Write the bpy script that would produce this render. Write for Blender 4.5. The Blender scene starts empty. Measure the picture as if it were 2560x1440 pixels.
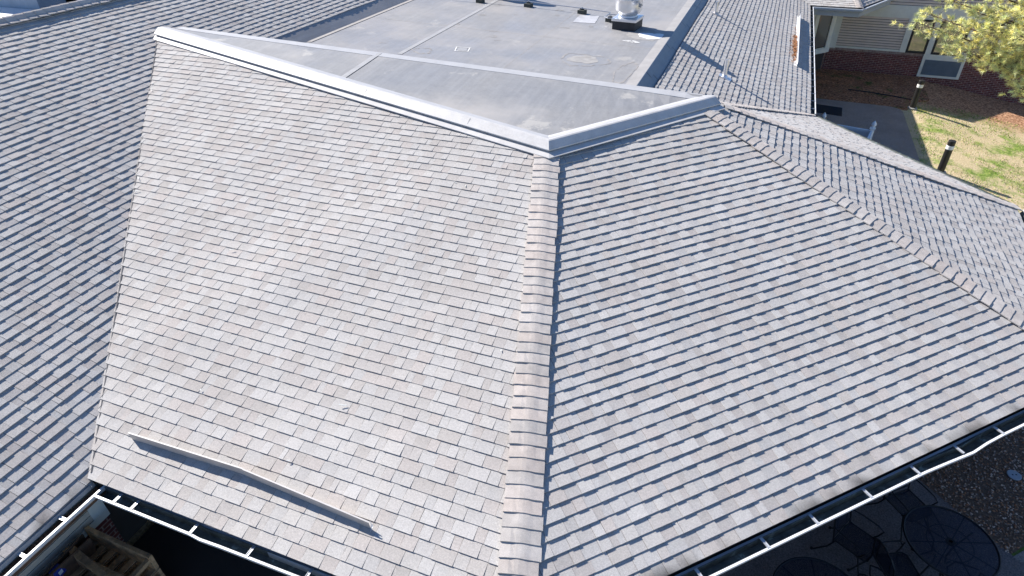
import bpy, bmesh, math, random
from mathutils import Vector, Matrix
random.seed(7)
R = math.radians
scene = bpy.context.scene
C = scene.collection

# ------------------------------------------------------------------ camera
cam = bpy.data.cameras.new('camera'); camo = bpy.data.objects.new('camera', cam); C.objects.link(camo)
cam.lens = 22.18; cam.sensor_width = 36; cam.clip_start = .1; cam.clip_end = 2000
rt = Vector((0.9333, 0.3583, -0.0153)).normalized(); up = Vector((-0.1949, 0.5431, 0.8167))
bk = rt.cross(up).normalized(); up = bk.cross(rt).normalized()
camo.matrix_world = Matrix(((rt.x, up.x, bk.x, 0), (rt.y, up.y, bk.y, 0), (rt.z, up.z, bk.z, 8.757), (0, 0, 0, 1)))
scene.camera = camo

# ------------------------------------------------------------------ light
SUN_E, SUN_A = R(35), R(17.5)          # elevation, degrees north of west (x = east, y = north)
sd = Vector((-math.cos(SUN_A) * math.cos(SUN_E), math.sin(SUN_A) * math.cos(SUN_E), math.sin(SUN_E)))
w = bpy.data.worlds.new('World'); scene.world = w; w.use_nodes = True
nt = w.node_tree; bg = nt.nodes['Background']
sky = nt.nodes.new('ShaderNodeTexSky'); sky.sky_type = 'NISHITA'; sky.sun_disc = False
sky.sun_elevation = SUN_E; sky.sun_rotation = math.atan2(sd.x, sd.y)
sky.air_density = 1.0; sky.dust_density = .4; sky.ozone_density = 6; sky.altitude = 2500
nt.links.new(sky.outputs[0], bg.inputs[0]); bg.inputs[1].default_value = .085
sl = bpy.data.lights.new('sun', 'SUN'); sl.energy = 4.6; sl.angle = R(.53); sl.color = (1.0, .945, .885)
so = bpy.data.objects.new('sun', sl); C.objects.link(so); so.rotation_euler = sd.to_track_quat('Z', 'Y').to_euler()
vs = scene.view_settings; vs.view_transform = 'Standard'; vs.look = 'None'; vs.gamma = 1; vs.exposure = 1.02

# ------------------------------------------------------------------ materials
def mat(name, col, rough=.8, metal=0, spec=.5, noise=None, bump=None, col2=None, attr=False, coat=0):
    """noise=(scale,detail,lo,hi): multiply colour; col2=(colour,scale,lo,hi) second colour in patches; bump=(scale,strength)"""
    m = bpy.data.materials.new(name); m.use_nodes = True
    n = m.node_tree; L = n.links; b = n.nodes['Principled BSDF']
    b.inputs['Roughness'].default_value = rough; b.inputs['Metallic'].default_value = metal
    b.inputs['Specular IOR Level'].default_value = spec
    tc = n.nodes.new('ShaderNodeTexCoord'); P = tc.outputs['Object']
    def ns(scale, det=4, rgh=.6):
        t = n.nodes.new('ShaderNodeTexNoise'); t.inputs['Scale'].default_value = scale
        t.inputs['Detail'].default_value = det; t.inputs['Roughness'].default_value = rgh
        L.new(P, t.inputs['Vector']); return t.outputs['Fac']
    def mr(f, a, c, lo, hi):
        t = n.nodes.new('ShaderNodeMapRange'); L.new(f, t.inputs[0])
        for i, v in zip((1, 2, 3, 4), (a, c, lo, hi)): t.inputs[i].default_value = v
        return t.outputs[0]
    def mix(f, a, c, mode='MIX'):
        t = n.nodes.new('ShaderNodeMix'); t.data_type = 'RGBA'; t.blend_type = mode
        if isinstance(f, (int, float)): t.inputs[0].default_value = f
        else: L.new(f, t.inputs[0])
        for s, v in ((t.inputs[6], a), (t.inputs[7], c)):
            if isinstance(v, tuple): s.default_value = (*v, 1)
            else: L.new(v, s)
        return t.outputs[2]
    cur = n.nodes.new('ShaderNodeRGB'); cur.outputs[0].default_value = (*col, 1); cur = cur.outputs[0]
    if attr:
        a = n.nodes.new('ShaderNodeAttribute'); a.attribute_name = 'tone'; cur = mix(1.0, cur, a.outputs['Color'], 'MULTIPLY')
    if col2:
        for (c2, sc, lo, hi) in (col2 if isinstance(col2, list) else [col2]):
            cur = mix(mr(ns(sc, 6), lo, hi, 0, 1), cur, c2)
    if noise:
        for (sc, det, lo, hi) in (noise if isinstance(noise, list) else [noise]):
            v = mr(ns(sc, det), .3, .7, lo, hi)
            k = n.nodes.new('ShaderNodeCombineColor'); [L.new(v, k.inputs[i]) for i in range(3)]
            cur = mix(1.0, cur, k.outputs[0], 'MULTIPLY')
    L.new(cur, b.inputs['Base Color'])
    if bump:
        bp = n.nodes.new('ShaderNodeBump'); bp.inputs['Strength'].default_value = bump[1]; bp.inputs['Distance'].default_value = .01
        L.new(ns(bump[0], 5), bp.inputs['Height']); L.new(bp.outputs[0], b.inputs['Normal'])
    m['mix'] = 1
    return m, n, b, P, cur, ns, mr, mix
def M(*a, **k): return mat(*a, **k)[0]

M_SH = M('asphalt_shingle', (.50, .483, .462), .95, spec=.2, attr=True, noise=[(240, 3, .72, 1.28), (55, 3, .88, 1.12), (1.6, 4, .96, 1.04), (.35, 3, .96, 1.04)], bump=(260, .35))
M_CAP = M('hip_cap_shingle', (.53, .482, .44), .95, spec=.2, attr=True, noise=[(240, 3, .75, 1.25), (9, 4, .88, 1.1)], bump=(260, .35))
M_WHITE = M('white_aluminium', (.78, .79, .8), .35, spec=.5, noise=(6, 5, .93, 1.04))
M_WHITED = M('weathered_white_metal', (.60, .585, .565), .5, metal=.0, noise=[(5, 5, .85, 1.05), (40, 3, .95, 1.03)])
M_TROUGH = M('stained_shaded_gutter_metal', (.075, .095, .095), .6, noise=(9, 5, .5, 1.5), col2=((.13, .18, .18), 9, .62, .66))  # dark base carries the shade of the deep trough as well as staining
M_HANG = M('gutter_bracket_metal', (.55, .57, .6), .4, metal=.5)
M_FASC = M('grey_fascia_metal', (.30, .30, .31), .45, noise=(8, 4, .9, 1.08))
M_DARK = M('dark_gap', (.03, .03, .035), .8)
M_FLASH = M('flashing_metal', (.50, .48, .47), .5, noise=[(7, 5, .9, 1.08)])
M_VALLEY = M('painted_valley_shade', (.04, .045, .06), .7)  # near-black colour standing in for the shade in the valley
M_DIV = M('brown_grey_metal', (.50, .46, .43), .5, noise=(5, 4, .88, 1.1))
M_COPE = M('slate_grey_metal', (.15, .18, .22), .42, noise=(4, 4, .92, 1.07))
M_GALV = M('spun_aluminium', (.72, .73, .75), .3, metal=.65, noise=(5, 5, .9, 1.05))
M_GALV2 = M('galvanised_pipe', (.45, .46, .48), .4, metal=.6)
M_BLACK = M('black_rubber', (.02, .021, .024), .6, noise=(9, 4, .7, 1.4))
M_WOODB = M('treated_block', (.06, .065, .055), .85)
M_VINYL = M('white_vinyl', (.86, .88, .9), .4)
M_BOLL = M('black_bollard_paint', (.018, .017, .016), .45, noise=(6, 4, .8, 1.3))
M_BAND = M('white_reflective_band', (.88, .87, .82), .5)
M_CONC = M('concrete_footing', (.36, .35, .33), .9, noise=(9, 4, .85, 1.1))
M_TRIM = M('pale_grey_trim', (.74, .76, .72), .6, noise=(5, 4, .94, 1.04))
M_SOFF = M('fascia_trim_grey', (.42, .46, .50), .5)
M_WOOD = M('weathered_pallet_wood', (.55, .36, .20), .85, noise=[(7, 6, .55, 1.35), (60, 4, .85, 1.12)], col2=((.30, .21, .14), 4, .5, .62))
M_WOOD2 = M('dark_brown_board', (.12, .07, .045), .85, noise=(9, 6, .6, 1.3))
M_BLUE = M('blue_plastic', (.02, .05, .35), .5)
M_IRON = M('dark_wrought_iron', (.012, .013, .017), .5, metal=.3)
M_NEEDLE = M('pine_needles', (.78, .84, .46), .6, attr=True, spec=.4)
M_BARK = M('pine_bark', (.17, .12, .09), .95, noise=(8, 5, .6, 1.3), bump=(30, .8))
M_LEAF = M('dry_leaf_litter', (.35, .16, .07), .9, noise=(30, 4, .6, 1.3))
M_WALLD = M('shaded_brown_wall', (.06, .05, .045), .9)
M_REDB = M('dark_red_panel', (.16, .02, .02), .6)
M_MEMW = M('white_roof_membrane', (.80, .81, .82), .5, noise=(.8, 5, .9, 1.05))
M_BLUEW = M('pale_stucco_wall', (.42, .46, .50), .7, noise=[(1.2, 6, .85, 1.1), (6, 5, .93, 1.05)])
M_PATCH = M('pale_silver_patch', (.50, .50, .51), .5, noise=(4, 5, .75, 1.15))
M_MARK = M('white_marking_paint', (.70, .70, .68), .8, noise=(14, 4, .8, 1.1))
M_RING = M('silt_ring_deposit', (.36, .34, .32), .9, noise=(14, 5, .75, 1.15))
M_SILT = M('thin_silt_film', (.33, .32, .305), .8, noise=[(5, 6, .8, 1.15)])
M_DISC = M('pale_grey_plastic', (.42, .44, .48), .6)
M_MAT = M('dark_door_mat', (.012, .015, .024), .95)

# glass
def glass():
    m, n, b, P, cur, ns, mr, mix = mat('dark_window_glass', (.02, .025, .025), .04, spec=1.0)
    b.inputs['Metallic'].default_value = .55; b.inputs['Base Color'].default_value = (.3, .3, .28, 1)
    for l in list(n.links):
        if l.to_socket == b.inputs['Base Color']: n.links.remove(l)
    return m
M_GLASS = glass()

# roof membrane (EPDM): dusty grey, rolling streaks, stains
def membrane(name, base, dirt, amt):
    m, n, b, P, cur, ns, mr, mix = mat(name, base, .62, spec=.35, noise=[(26, 4, .93, 1.06), (4.5, 6, .92, 1.06)])
    L = n.links
    mp = n.nodes.new('ShaderNodeMapping'); mp.inputs['Scale'].default_value = (9, .35, 1); L.new(P, mp.inputs[0])
    t = n.nodes.new('ShaderNodeTexNoise'); t.inputs['Scale'].default_value = 1.6; t.inputs['Detail'].default_value = 5; L.new(mp.outputs[0], t.inputs['Vector'])
    c = mix(mr(t.outputs['Fac'], .45, .75, 0, .28), cur, (base[0] * 1.45, base[1] * 1.45, base[2] * 1.45))
    c = mix(mr(ns(.45, 6), .48, .68, 0, amt), c, dirt)
    c = mix(mr(ns(1.1, 8, .7), .6, .66, 0, amt * .6), c, (dirt[0] * 1.25, dirt[1] * 1.25, dirt[2] * 1.2))
    L.new(c, b.inputs['Base Color'])
    rr = mr(ns(.5, 3), .4, .65, .6, .38); L.new(rr, b.inputs['Roughness'])
    return m
M_MEM = membrane('dusty_black_membrane', (.28, .278, .278), (.38, .36, .34), .8)
M_MEM2 = membrane('silty_black_membrane', (.28, .28, .28), (.42, .40, .375), 1.0)
M_SEAM = M('membrane_seam_tape', (.35, .35, .35), .6, noise=[(5, 5, .88, 1.08)])
M_EDGE2 = M('pale_membrane_cant', (.45, .45, .455), .6, noise=[(3, 5, .88, 1.08)])
M_EDGE = M('dusty_membrane_edge', (.33, .32, .31), .7, noise=[(3, 5, .85, 1.1)])
M_CANT = M('pale_membrane_edge', (.46, .46, .46), .5, noise=[(3, 5, .9, 1.05)])

# ground
def lawn():
    m, n, b, P, cur, ns, mr, mix = mat('patchy_winter_lawn', (.12, .17, .035), .95, spec=.15)
    L = n.links
    g = mix(mr(ns(9, 6), .42, .62, 0, 1), (.17, .26, .05), (.36, .45, .11))
    straw = mix(mr(ns(30, 5), .35, .65, 0, 1), (.50, .38, .20), (.78, .66, .44))
    c = mix(mr(ns(.85, 7, .68), .38, .50, 0, 1), g, straw)
    # orange mulch towards the brick wall (y > 28.2)
    sx = n.nodes.new('ShaderNodeSeparateXYZ'); L.new(P, sx.inputs[0])
    ad = n.nodes.new('ShaderNodeMath'); ad.operation = 'MULTIPLY_ADD'; ad.inputs[1].default_value = 2.2; L.new(ns(1.1, 5), ad.inputs[0]); L.new(sx.outputs[1], ad.inputs[2])
    mul = mix(mr(ns(12, 8, .7), .4, .6, 0, 1), (.20, .08, .035), (.74, .44, .27))
    c = mix(mr(ad.outputs[0], 29.2, 30.6, 0, 1), c, mul)
    c = mix(mr(ns(70, 4), .58, .66, 0, .7), c, (.08, .06, .03))
    L.new(c, b.inputs['Base Color'])
    bp = n.nodes.new('ShaderNodeBump'); bp.inputs['Strength'].default_value = 1; bp.inputs['Distance'].default_value = .05
    L.new(ns(14, 7, .7), bp.inputs['Height']); L.new(bp.outputs[0], b.inputs['Normal'])
    return m
M_LAWN = lawn()
M_MULCH = M('brown_mulch', (.30, .15, .085), .95, spec=.1, noise=[(11, 8, .1, 2.0), (2, 5, .7, 1.3)], col2=[((.70, .55, .4), 17, .61, .65), ((.07, .11, .03), 1.3, .56, .68)], bump=(28, 1))
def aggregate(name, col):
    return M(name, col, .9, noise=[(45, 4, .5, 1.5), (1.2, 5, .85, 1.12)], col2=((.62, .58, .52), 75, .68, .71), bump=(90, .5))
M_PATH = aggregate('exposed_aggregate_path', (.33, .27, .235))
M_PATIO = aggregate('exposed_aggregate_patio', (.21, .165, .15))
M_SOIL = M('gravel_bed_soil', (.20, .12, .075), .95, noise=(30, 5, .5, 1.5), bump=(30, 1))
M_PEB = M('river_pebble', (.45, .34, .27), .8, attr=True)

def brick():
    m, n, b, P, cur, ns, mr, mix = mat('dark_red_brick', (.13, .03, .028), .9)
    L = n.links
    mp = n.nodes.new('ShaderNodeMapping'); mp.inputs['Rotation'].default_value = (R(90), 0, 0)
    tc = n.nodes.new('ShaderNodeUVMap'); tc.uv_map = 'UVMap'
    bt = n.nodes.new('ShaderNodeTexBrick'); L.new(tc.outputs[0], bt.inputs[0])
    bt.inputs['Scale'].default_value = 1; bt.inputs['Brick Width'].default_value = .215; bt.inputs['Row Height'].default_value = .075
    bt.inputs['Mortar Size'].default_value = .010; bt.inputs['Mortar Smooth'].default_value = .1
    bt.inputs['Color1'].default_value = (.21, .05, .042, 1); bt.inputs['Color2'].default_value = (.12, .034, .035, 1); bt.inputs['Mortar'].default_value = (.38, .30, .28, 1)
    c = mix(mr(ns(6, 5), .35, .65, .55, 0), bt.outputs['Color'], (.10, .03, .03)); L.new(c, b.inputs['Base Color'])
    bp = n.nodes.new('ShaderNodeBump'); bp.inputs['Strength'].default_value = .5; bp.inputs['Distance'].default_value = .006; bp.invert = True
    L.new(bt.outputs['Fac'], bp.inputs['Height']); L.new(bp.outputs[0], b.inputs['Normal'])
    return m
M_BRICK = brick()
M_SIDING = M('taupe_lap_siding', (.68, .60, .56), .7, noise=(3, 4, .94, 1.05))
M_SIDING2 = M('beige_lap_siding', (.58, .53, .46), .7, noise=(3, 4, .94, 1.05))

def mesh_metal():
    m, n, b, P, cur, ns, mr, mix = mat('perforated_dark_metal', (.016, .022, .045), .4, metal=.2)
    tr = n.nodes.new('ShaderNodeBsdfTransparent'); mx = n.nodes.new('ShaderNodeMixShader')
    v = n.nodes.new('ShaderNodeTexVoronoi'); v.inputs['Scale'].default_value = 220; n.links.new(P, v.inputs['Vector'])
    f = mr(v.outputs['Distance'], .50, .56, 1, 0)
    n.links.new(f, mx.inputs[0]); n.links.new(b.outputs[0], mx.inputs[1]); n.links.new(tr.outputs[0], mx.inputs[2])
    n.links.new(mx.outputs[0], n.nodes['Material Output'].inputs[0])
    return m
M_MESH = mesh_metal()
def water():
    m, n, b, P, cur, ns, mr, mix = mat('shallow_rain_water', (.05, .055, .065), .03, spec=1)
    b.inputs['Metallic'].default_value = .0; b.inputs['IOR'].default_value = 1.6; return m
M_WATER = water()

# ------------------------------------------------------------------ object helpers
def tag(o, label=None, cat=None, group=None, kind=None):
    if label: o['label'] = label
    if cat: o['category'] = cat
    if group: o['group'] = group
    if kind: o['kind'] = kind
    return o
def empty(name, loc=(0, 0, 0), rz=0, **k):
    o = bpy.data.objects.new(name, None); C.objects.link(o); o.location = loc; o.rotation_euler = (0, 0, rz)
    o.empty_display_size = .2; return tag(o, **k)
class MB:
    def __init__(s): s.v = []; s.f = []; s.t = []; s.uv = None
    def add(s, vs, fs, tone=None):
        b = len(s.v); s.v += [tuple(v) for v in vs]; s.f += [tuple(i + b for i in f) for f in fs]
        if tone is not None: s.t += ([tone] * len(vs) if not isinstance(tone, list) else tone)
        return s
    def box(s, x0, x1, y0, y1, z0, z1, T=None, tone=None):
        vs = [Vector((x, y, z)) for z in (z0, z1) for y in (y0, y1) for x in (x0, x1)]
        if T is not None: vs = [T @ v for v in vs]
        return s.add(vs, [(0, 2, 3, 1), (4, 5, 7, 6), (0, 1, 5, 4), (2, 6, 7, 3), (0, 4, 6, 2), (1, 3, 7, 5)], tone)
    def tube(s, pts, r, n=8, caps=True, tone=None):
        pts = [Vector(p) for p in pts]; rs = r if isinstance(r, (list, tuple)) else [r] * len(pts)
        vs = []; a = None
        for i, p in enumerate(pts):
            d = (pts[min(i + 1, len(pts) - 1)] - pts[max(i - 1, 0)]).normalized()
            if a is None: a = Vector((0, 0, 1)) if abs(d.z) < .9 else Vector((1, 0, 0))
            a = (a - a.dot(d) * d).normalized(); b = d.cross(a)
            for k in range(n):
                t = 2 * math.pi * k / n; vs.append(p + (a * math.cos(t) + b * math.sin(t)) * rs[i])
        fs = [(i * n + k, i * n + (k + 1) % n, (i + 1) * n + (k + 1) % n, (i + 1) * n + k) for i in range(len(pts) - 1) for k in range(n)]
        if caps: fs += [tuple(range(n))[::-1], tuple(range((len(pts) - 1) * n, len(pts) * n))]
        return s.add(vs, fs, tone)
    def lathe(s, prof, n=24, c=(0, 0, 0)):
        vs = []
        for r, z in prof:
            for k in range(n):
                t = 2 * math.pi * k / n; vs.append((c[0] + r * math.cos(t), c[1] + r * math.sin(t), c[2] + z))
        fs = [(i * n + k, i * n + (k + 1) % n, (i + 1) * n + (k + 1) % n, (i + 1) * n + k) for i in range(len(prof) - 1) for k in range(n)]
        if prof[0][0] > 1e-4: fs.append(tuple(range(n))[::-1])
        if prof[-1][0] > 1e-4: fs.append(tuple(range((len(prof) - 1) * n, len(prof) * n)))
        return s.add(vs, fs)
    def prism(s, poly, z0, z1):
        n = len(poly); g = lambda z, i: z(*poly[i]) if callable(z) else z
        vs = [(poly[i][0], poly[i][1], g(z0, i)) for i in range(n)] + [(poly[i][0], poly[i][1], g(z1, i)) for i in range(n)]
        fs = [tuple(range(n))[::-1], tuple(range(n, 2 * n))] + [(i, (i + 1) % n, n + (i + 1) % n, n + i) for i in range(n)]
        return s.add(vs, fs)
    def sweep(s, path, prof, closed_prof=True):
        """path: 3D points; prof: (outward, up) outline; outward = right of travel in plan"""
        P = [Vector(p) for p in path]; vs = []; m = len(prof)
        for i, p in enumerate(P):
            ds = []
            if i > 0: ds.append((P[i] - P[i - 1]).xy.normalized())
            if i < len(P) - 1: ds.append((P[i + 1] - P[i]).xy.normalized())
            ns_ = [Vector((d.y, -d.x)) for d in ds]; nn = sum(ns_, Vector((0, 0))).normalized(); k = 1 / max(.3, nn.dot(ns_[0]))
            for (o, z) in prof: vs.append((p.x + nn.x * o * k, p.y + nn.y * o * k, p.z + z))
        fs = []
        for i in range(len(P) - 1):
            for j in range(m if closed_prof else m - 1):
                a = i * m + j; b = i * m + (j + 1) % m; fs.append((a, b, b + m, a + m))
        if closed_prof: fs += [tuple(range(m))[::-1], tuple(range((len(P) - 1) * m, len(P) * m))]
        return s.add(vs, fs)
    def build(s, name, m, parent=None, smooth=False, bevel=0, **k):
        me = bpy.data.meshes.new(name); me.from_pydata(s.v, [], s.f); me.update()
        if s.t:
            ca = me.color_attributes.new('tone', 'FLOAT_COLOR', 'POINT')
            ca.data.foreach_set('color', [c for t in s.t for c in ((*t, 1) if len(t) == 3 else t)])
        if m: me.materials.append(m)
        if s.uv:
            uv = me.uv_layers.new(name='UVMap')
            for l in me.loops: uv.data[l.index].uv = s.uv(Vector(me.vertices[l.vertex_index].co))
        bm = bmesh.new(); bm.from_mesh(me)
        if not s.t or len(s.f) < 5000: bmesh.ops.recalc_face_normals(bm, faces=bm.faces)
        bm.to_mesh(me); bm.free()
        if smooth: me.polygons.foreach_set('use_smooth', [True] * len(me.polygons))
        o = bpy.data.objects.new(name, me); C.objects.link(o)
        if parent: o.parent = parent
        if bevel:
            md = o.modifiers.new('bevel', 'BEVEL'); md.width = bevel; md.segments = 2; md.limit_method = 'ANGLE'
        return tag(o, **k)
def clip(poly, a, b):
    """keep the left side of a->b (2D)"""
    out = []; n = len(poly)
    sd_ = lambda p: (b[0] - a[0]) * (p[1] - a[1]) - (b[1] - a[1]) * (p[0] - a[0])
    for i in range(n):
        p, q = poly[i], poly[(i + 1) % n]; dp, dq = sd_(p), sd_(q)
        if dp >= 0: out.append(p)
        if (dp >= 0) != (dq >= 0):
            t = dp / (dp - dq); out.append((p[0] + (q[0] - p[0]) * t, p[1] + (q[1] - p[1]) * t))
    return out

# ------------------------------------------------------------------ roof planes (metres, eave at z = 3)
zA = lambda x, y: 3 - (x + 6.107) * .4126
zB = lambda x, y: 2.234 + .3134 * y
zC = lambda x, y: 2.146 - .2431 * x + .2431 * y
zD = lambda x, y: 4.743 - .3592 * x
zF = lambda x, y: 3.693 - .3725 * x
def plane3(p, q, r):
    n = (Vector(q) - Vector(p)).cross(Vector(r) - Vector(p)); n /= n.z
    return lambda x, y: p[2] - (n.x * (x - p[0]) + n.y * (y - p[1]))
HUB = (-.62, 11.45)
zE = plane3((1.35, 16.8, 3.14), (5.05, 13.4, 2.93), (-.62, 11.45, 4.965))
zG = plane3((-.62, 11.45, 4.965), (1.35, 16.8, 3.14), (-2.04, 12.6, 4.453))
zW = lambda x, y: 3.19 + .3725 * (y - 29.9)
zX = plane3((3.2, 29.9, 3.19), (4.75, 33.2, 3.19), (1.6, 35.9, 5.42))
AB = (-12.15, 10.45); BC = (-2.821, 8.574); CD = (-.74, 10.96)

EXPO = .1429
building = empty('low_building', (-3, 12, 0), label='low building under grey shingle slopes around a flat black membrane roof', cat='building')
building.location = (0, 0, 0)
def rnd(a, b): return random.uniform(a, b)
TONES = [(1.0, 1.0, 1.0), (1.0, .995, .985), (1.025, 1.03, 1.03), (.94, .92, .91), (.915, .89, .87), (.98, .97, .96), (.965, .97, .975), (.96, .92, .90)]
def shingles(poly, zf, e0, e1, label, phase=0., bright=1., warp=.6, crease=None, grime=0, hs=1.):
    """laminated shingles laid on the plane zf over the plan polygon(s); e0,e1: eave line (plan), travelling so that upslope is to the left"""
    polys = poly if isinstance(poly[0][0], (tuple, list)) else [poly]
    P0 = Vector((e0[0], e0[1], zf(*e0))); P1 = Vector((e1[0], e1[1], zf(*e1)))
    t = (P1 - P0).normalized()
    a0, a1 = Vector((0, 0, zf(0, 0))), Vector((1, 0, zf(1, 0))); a2 = Vector((0, 1, zf(0, 1)))
    nrm = (a1 - a0).cross(a2 - a0).normalized()
    if nrm.z < 0: nrm = -nrm
    s = nrm.cross(t).normalized()
    mb = MB(); r1, r2, r3, r4 = (rnd(0, 6.28) for _ in range(4))
    def wob(a, b): return (crease(P0 + t * a + s * b) if crease else 0) + (.010 * math.sin(a * .9 + b * .35 + r1) + .008 * math.sin(a * 1.9 - b * .8 + r2) + .006 * math.sin(b * 1.7 + a * .3 + r3)) * warp
    for pg in polys:
        uvp = []
        for (x, y) in pg:
            d = Vector((x, y, zf(x, y))) - P0; uvp.append((d.dot(t), d.dot(s)))
        ar = sum(uvp[i][0] * uvp[(i + 1) % len(uvp)][1] - uvp[(i + 1) % len(uvp)][0] * uvp[i][1] for i in range(len(uvp)))
        if ar < 0: uvp = uvp[::-1]
        amin = min(p[0] for p in uvp); amax = max(p[0] for p in uvp); bmax = max(p[1] for p in uvp); bmin = min(p[1] for p in uvp)
        k0 = int(math.floor((bmin + phase) / EXPO)) - 1; k1 = int(math.ceil((bmax + phase) / EXPO)) + 1
        for k in range(k0, k1):
            rr = random.Random(k * 77 + int(r1 * 1000)); b0 = k * EXPO - phase
            a = -60 + rr.uniform(0, 1.5); lane = rr.uniform(-.0015, .0015)
            while a < amax:
                pl_ = 1.0; strip = rr.uniform(.97, 1.025); segs = []; rem = pl_; hi = rr.random() < .5
                while rem > .03:
                    wd = min(rem, rr.uniform(.10, .25) if hi else rr.uniform(.07, .19))
                    if rem - wd < .06: wd = rem
                    segs.append((wd, hi)); rem -= wd; hi = not hi
                lift = rr.uniform(-.001, .0016)
                for wd, hi in segs:
                    aa, ab = a, a + wd; a += wd
                    if ab < amin or aa > amax: rr.random(); continue
                    h = hs * (.018 if hi else .0115) + lift + rr.uniform(-.0006, .0006)
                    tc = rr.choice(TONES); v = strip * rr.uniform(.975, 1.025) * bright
                    g = .0032 if hi else .0004
                    n_sub = 1
                    bl = b0 + .0035 * math.sin(aa * 1.3 + k * .9) + .003 * math.sin(aa * .5 + k) + lane + (0 if hi else rr.uniform(0, .002))
                    br = bl + rr.uniform(-.0012, .0012)
                    q = [(aa + g, bl), (ab - g * .8, br), (ab - g * .8, b0 + EXPO + .006), (aa + g, b0 + EXPO + .006)]
                    for i in range(len(uvp)):
                        q = clip(q, uvp[i], uvp[(i + 1) % len(uvp)])
                        if len(q) < 3: break
                    if len(q) < 3: continue
                    top = []; bot = []; tn = []
                    for (pa, pb) in q:
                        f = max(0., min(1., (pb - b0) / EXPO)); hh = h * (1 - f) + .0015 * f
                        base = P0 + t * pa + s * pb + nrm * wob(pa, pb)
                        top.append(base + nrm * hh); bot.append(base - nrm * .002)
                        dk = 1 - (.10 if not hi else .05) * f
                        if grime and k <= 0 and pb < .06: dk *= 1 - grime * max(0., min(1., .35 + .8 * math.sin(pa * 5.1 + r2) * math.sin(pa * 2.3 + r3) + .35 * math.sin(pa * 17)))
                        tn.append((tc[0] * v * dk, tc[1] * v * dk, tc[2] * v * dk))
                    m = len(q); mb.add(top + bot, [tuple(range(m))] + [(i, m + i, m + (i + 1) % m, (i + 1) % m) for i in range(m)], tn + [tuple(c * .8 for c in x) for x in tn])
    return mb.build('roof_slope', M_SH, building, label=label)

shA = [[(-13.61, -3), (-6.085, -3), (-6.085, 2.60), (-13.61, 2.60)], [(-13.61, 2.45), (-6.04, 2.45), (-12.08, 10.45), (-13.61, 10.45)],
       [(-13.61, 10.45), AB, (-11.0, 12.6), (-13.61, 12.6)], [(-13.61, 12.6), (-11.0, 12.6), (-11.0, 27), (-13.61, 27)]]
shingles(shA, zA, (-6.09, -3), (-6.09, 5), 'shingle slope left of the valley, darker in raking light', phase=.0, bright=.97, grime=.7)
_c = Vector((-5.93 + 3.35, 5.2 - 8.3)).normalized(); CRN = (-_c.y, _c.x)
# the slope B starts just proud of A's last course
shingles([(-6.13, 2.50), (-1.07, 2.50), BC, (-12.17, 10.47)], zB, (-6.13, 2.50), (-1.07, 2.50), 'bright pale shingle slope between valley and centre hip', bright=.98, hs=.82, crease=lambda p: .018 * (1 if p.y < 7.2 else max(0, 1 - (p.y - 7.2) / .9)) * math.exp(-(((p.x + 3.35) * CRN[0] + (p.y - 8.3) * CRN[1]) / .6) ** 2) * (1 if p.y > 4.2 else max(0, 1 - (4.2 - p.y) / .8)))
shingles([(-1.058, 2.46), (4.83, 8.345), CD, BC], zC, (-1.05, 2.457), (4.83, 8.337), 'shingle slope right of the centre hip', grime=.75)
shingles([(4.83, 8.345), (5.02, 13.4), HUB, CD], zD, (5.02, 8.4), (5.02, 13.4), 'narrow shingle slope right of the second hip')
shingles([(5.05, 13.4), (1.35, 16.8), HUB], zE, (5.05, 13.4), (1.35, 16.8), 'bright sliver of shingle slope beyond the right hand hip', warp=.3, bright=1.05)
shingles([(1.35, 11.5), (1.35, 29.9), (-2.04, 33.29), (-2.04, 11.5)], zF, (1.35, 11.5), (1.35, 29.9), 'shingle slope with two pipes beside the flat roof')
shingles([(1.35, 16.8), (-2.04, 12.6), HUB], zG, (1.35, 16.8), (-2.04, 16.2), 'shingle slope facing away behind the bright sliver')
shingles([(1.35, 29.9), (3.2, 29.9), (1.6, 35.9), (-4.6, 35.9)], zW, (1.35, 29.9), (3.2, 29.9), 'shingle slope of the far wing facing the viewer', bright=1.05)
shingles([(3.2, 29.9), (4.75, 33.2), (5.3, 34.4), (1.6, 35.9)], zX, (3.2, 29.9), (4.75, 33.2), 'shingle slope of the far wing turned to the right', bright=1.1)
MB().sweep([(-6.135, 2.56, zB(-6.135, 2.56)), (-12.165, 10.46, zB(-12.165, 10.46))], [(.010, .0), (.008, .014), (-.008, .016), (-.010, .0)]).build('valley_shade_strip', M_VALLEY, building)  # thin dark strip that paints the shadow line along the valley
# solid roof body below the shingles (decking), set 3 cm down
def deck(poly, zf, name='roof_deck'):
    MB().prism(poly, lambda x, y: zf(x, y) - .16, lambda x, y: zf(x, y) - .045).build(name, M_WALLD, building)
deck([(-13.6, -20), (-6.11, -20), (-6.11, 2.5), (-12.15, 10.5), (-11.05, 12.5), (-11.05, 45), (-13.6, 45)], zA)
deck([(-6.1, 2.53), (-1.06, 2.53), BC, AB], zB); deck([(-1.05, 2.5), (4.8, 8.36), CD, BC], zC)
deck([(4.8, 8.36), (4.98, 13.38), HUB, CD], zD); deck([(4.98, 13.4), (1.33, 16.76), HUB], zE)
deck([(1.32, 11.5), (1.32, 29.93), (-2.1, 33.3), (-2.1, 11.5)], zF); deck([(1.33, 16.78), (-2.04, 12.6), HUB], zG)
deck([(1.35, 29.93), (3.18, 29.93), (1.6, 35.9), (-4.6, 35.9)], zW); deck([(3.2, 29.95), (4.7, 33.2), (5.28, 34.4), (1.6, 35.9)], zX)
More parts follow.
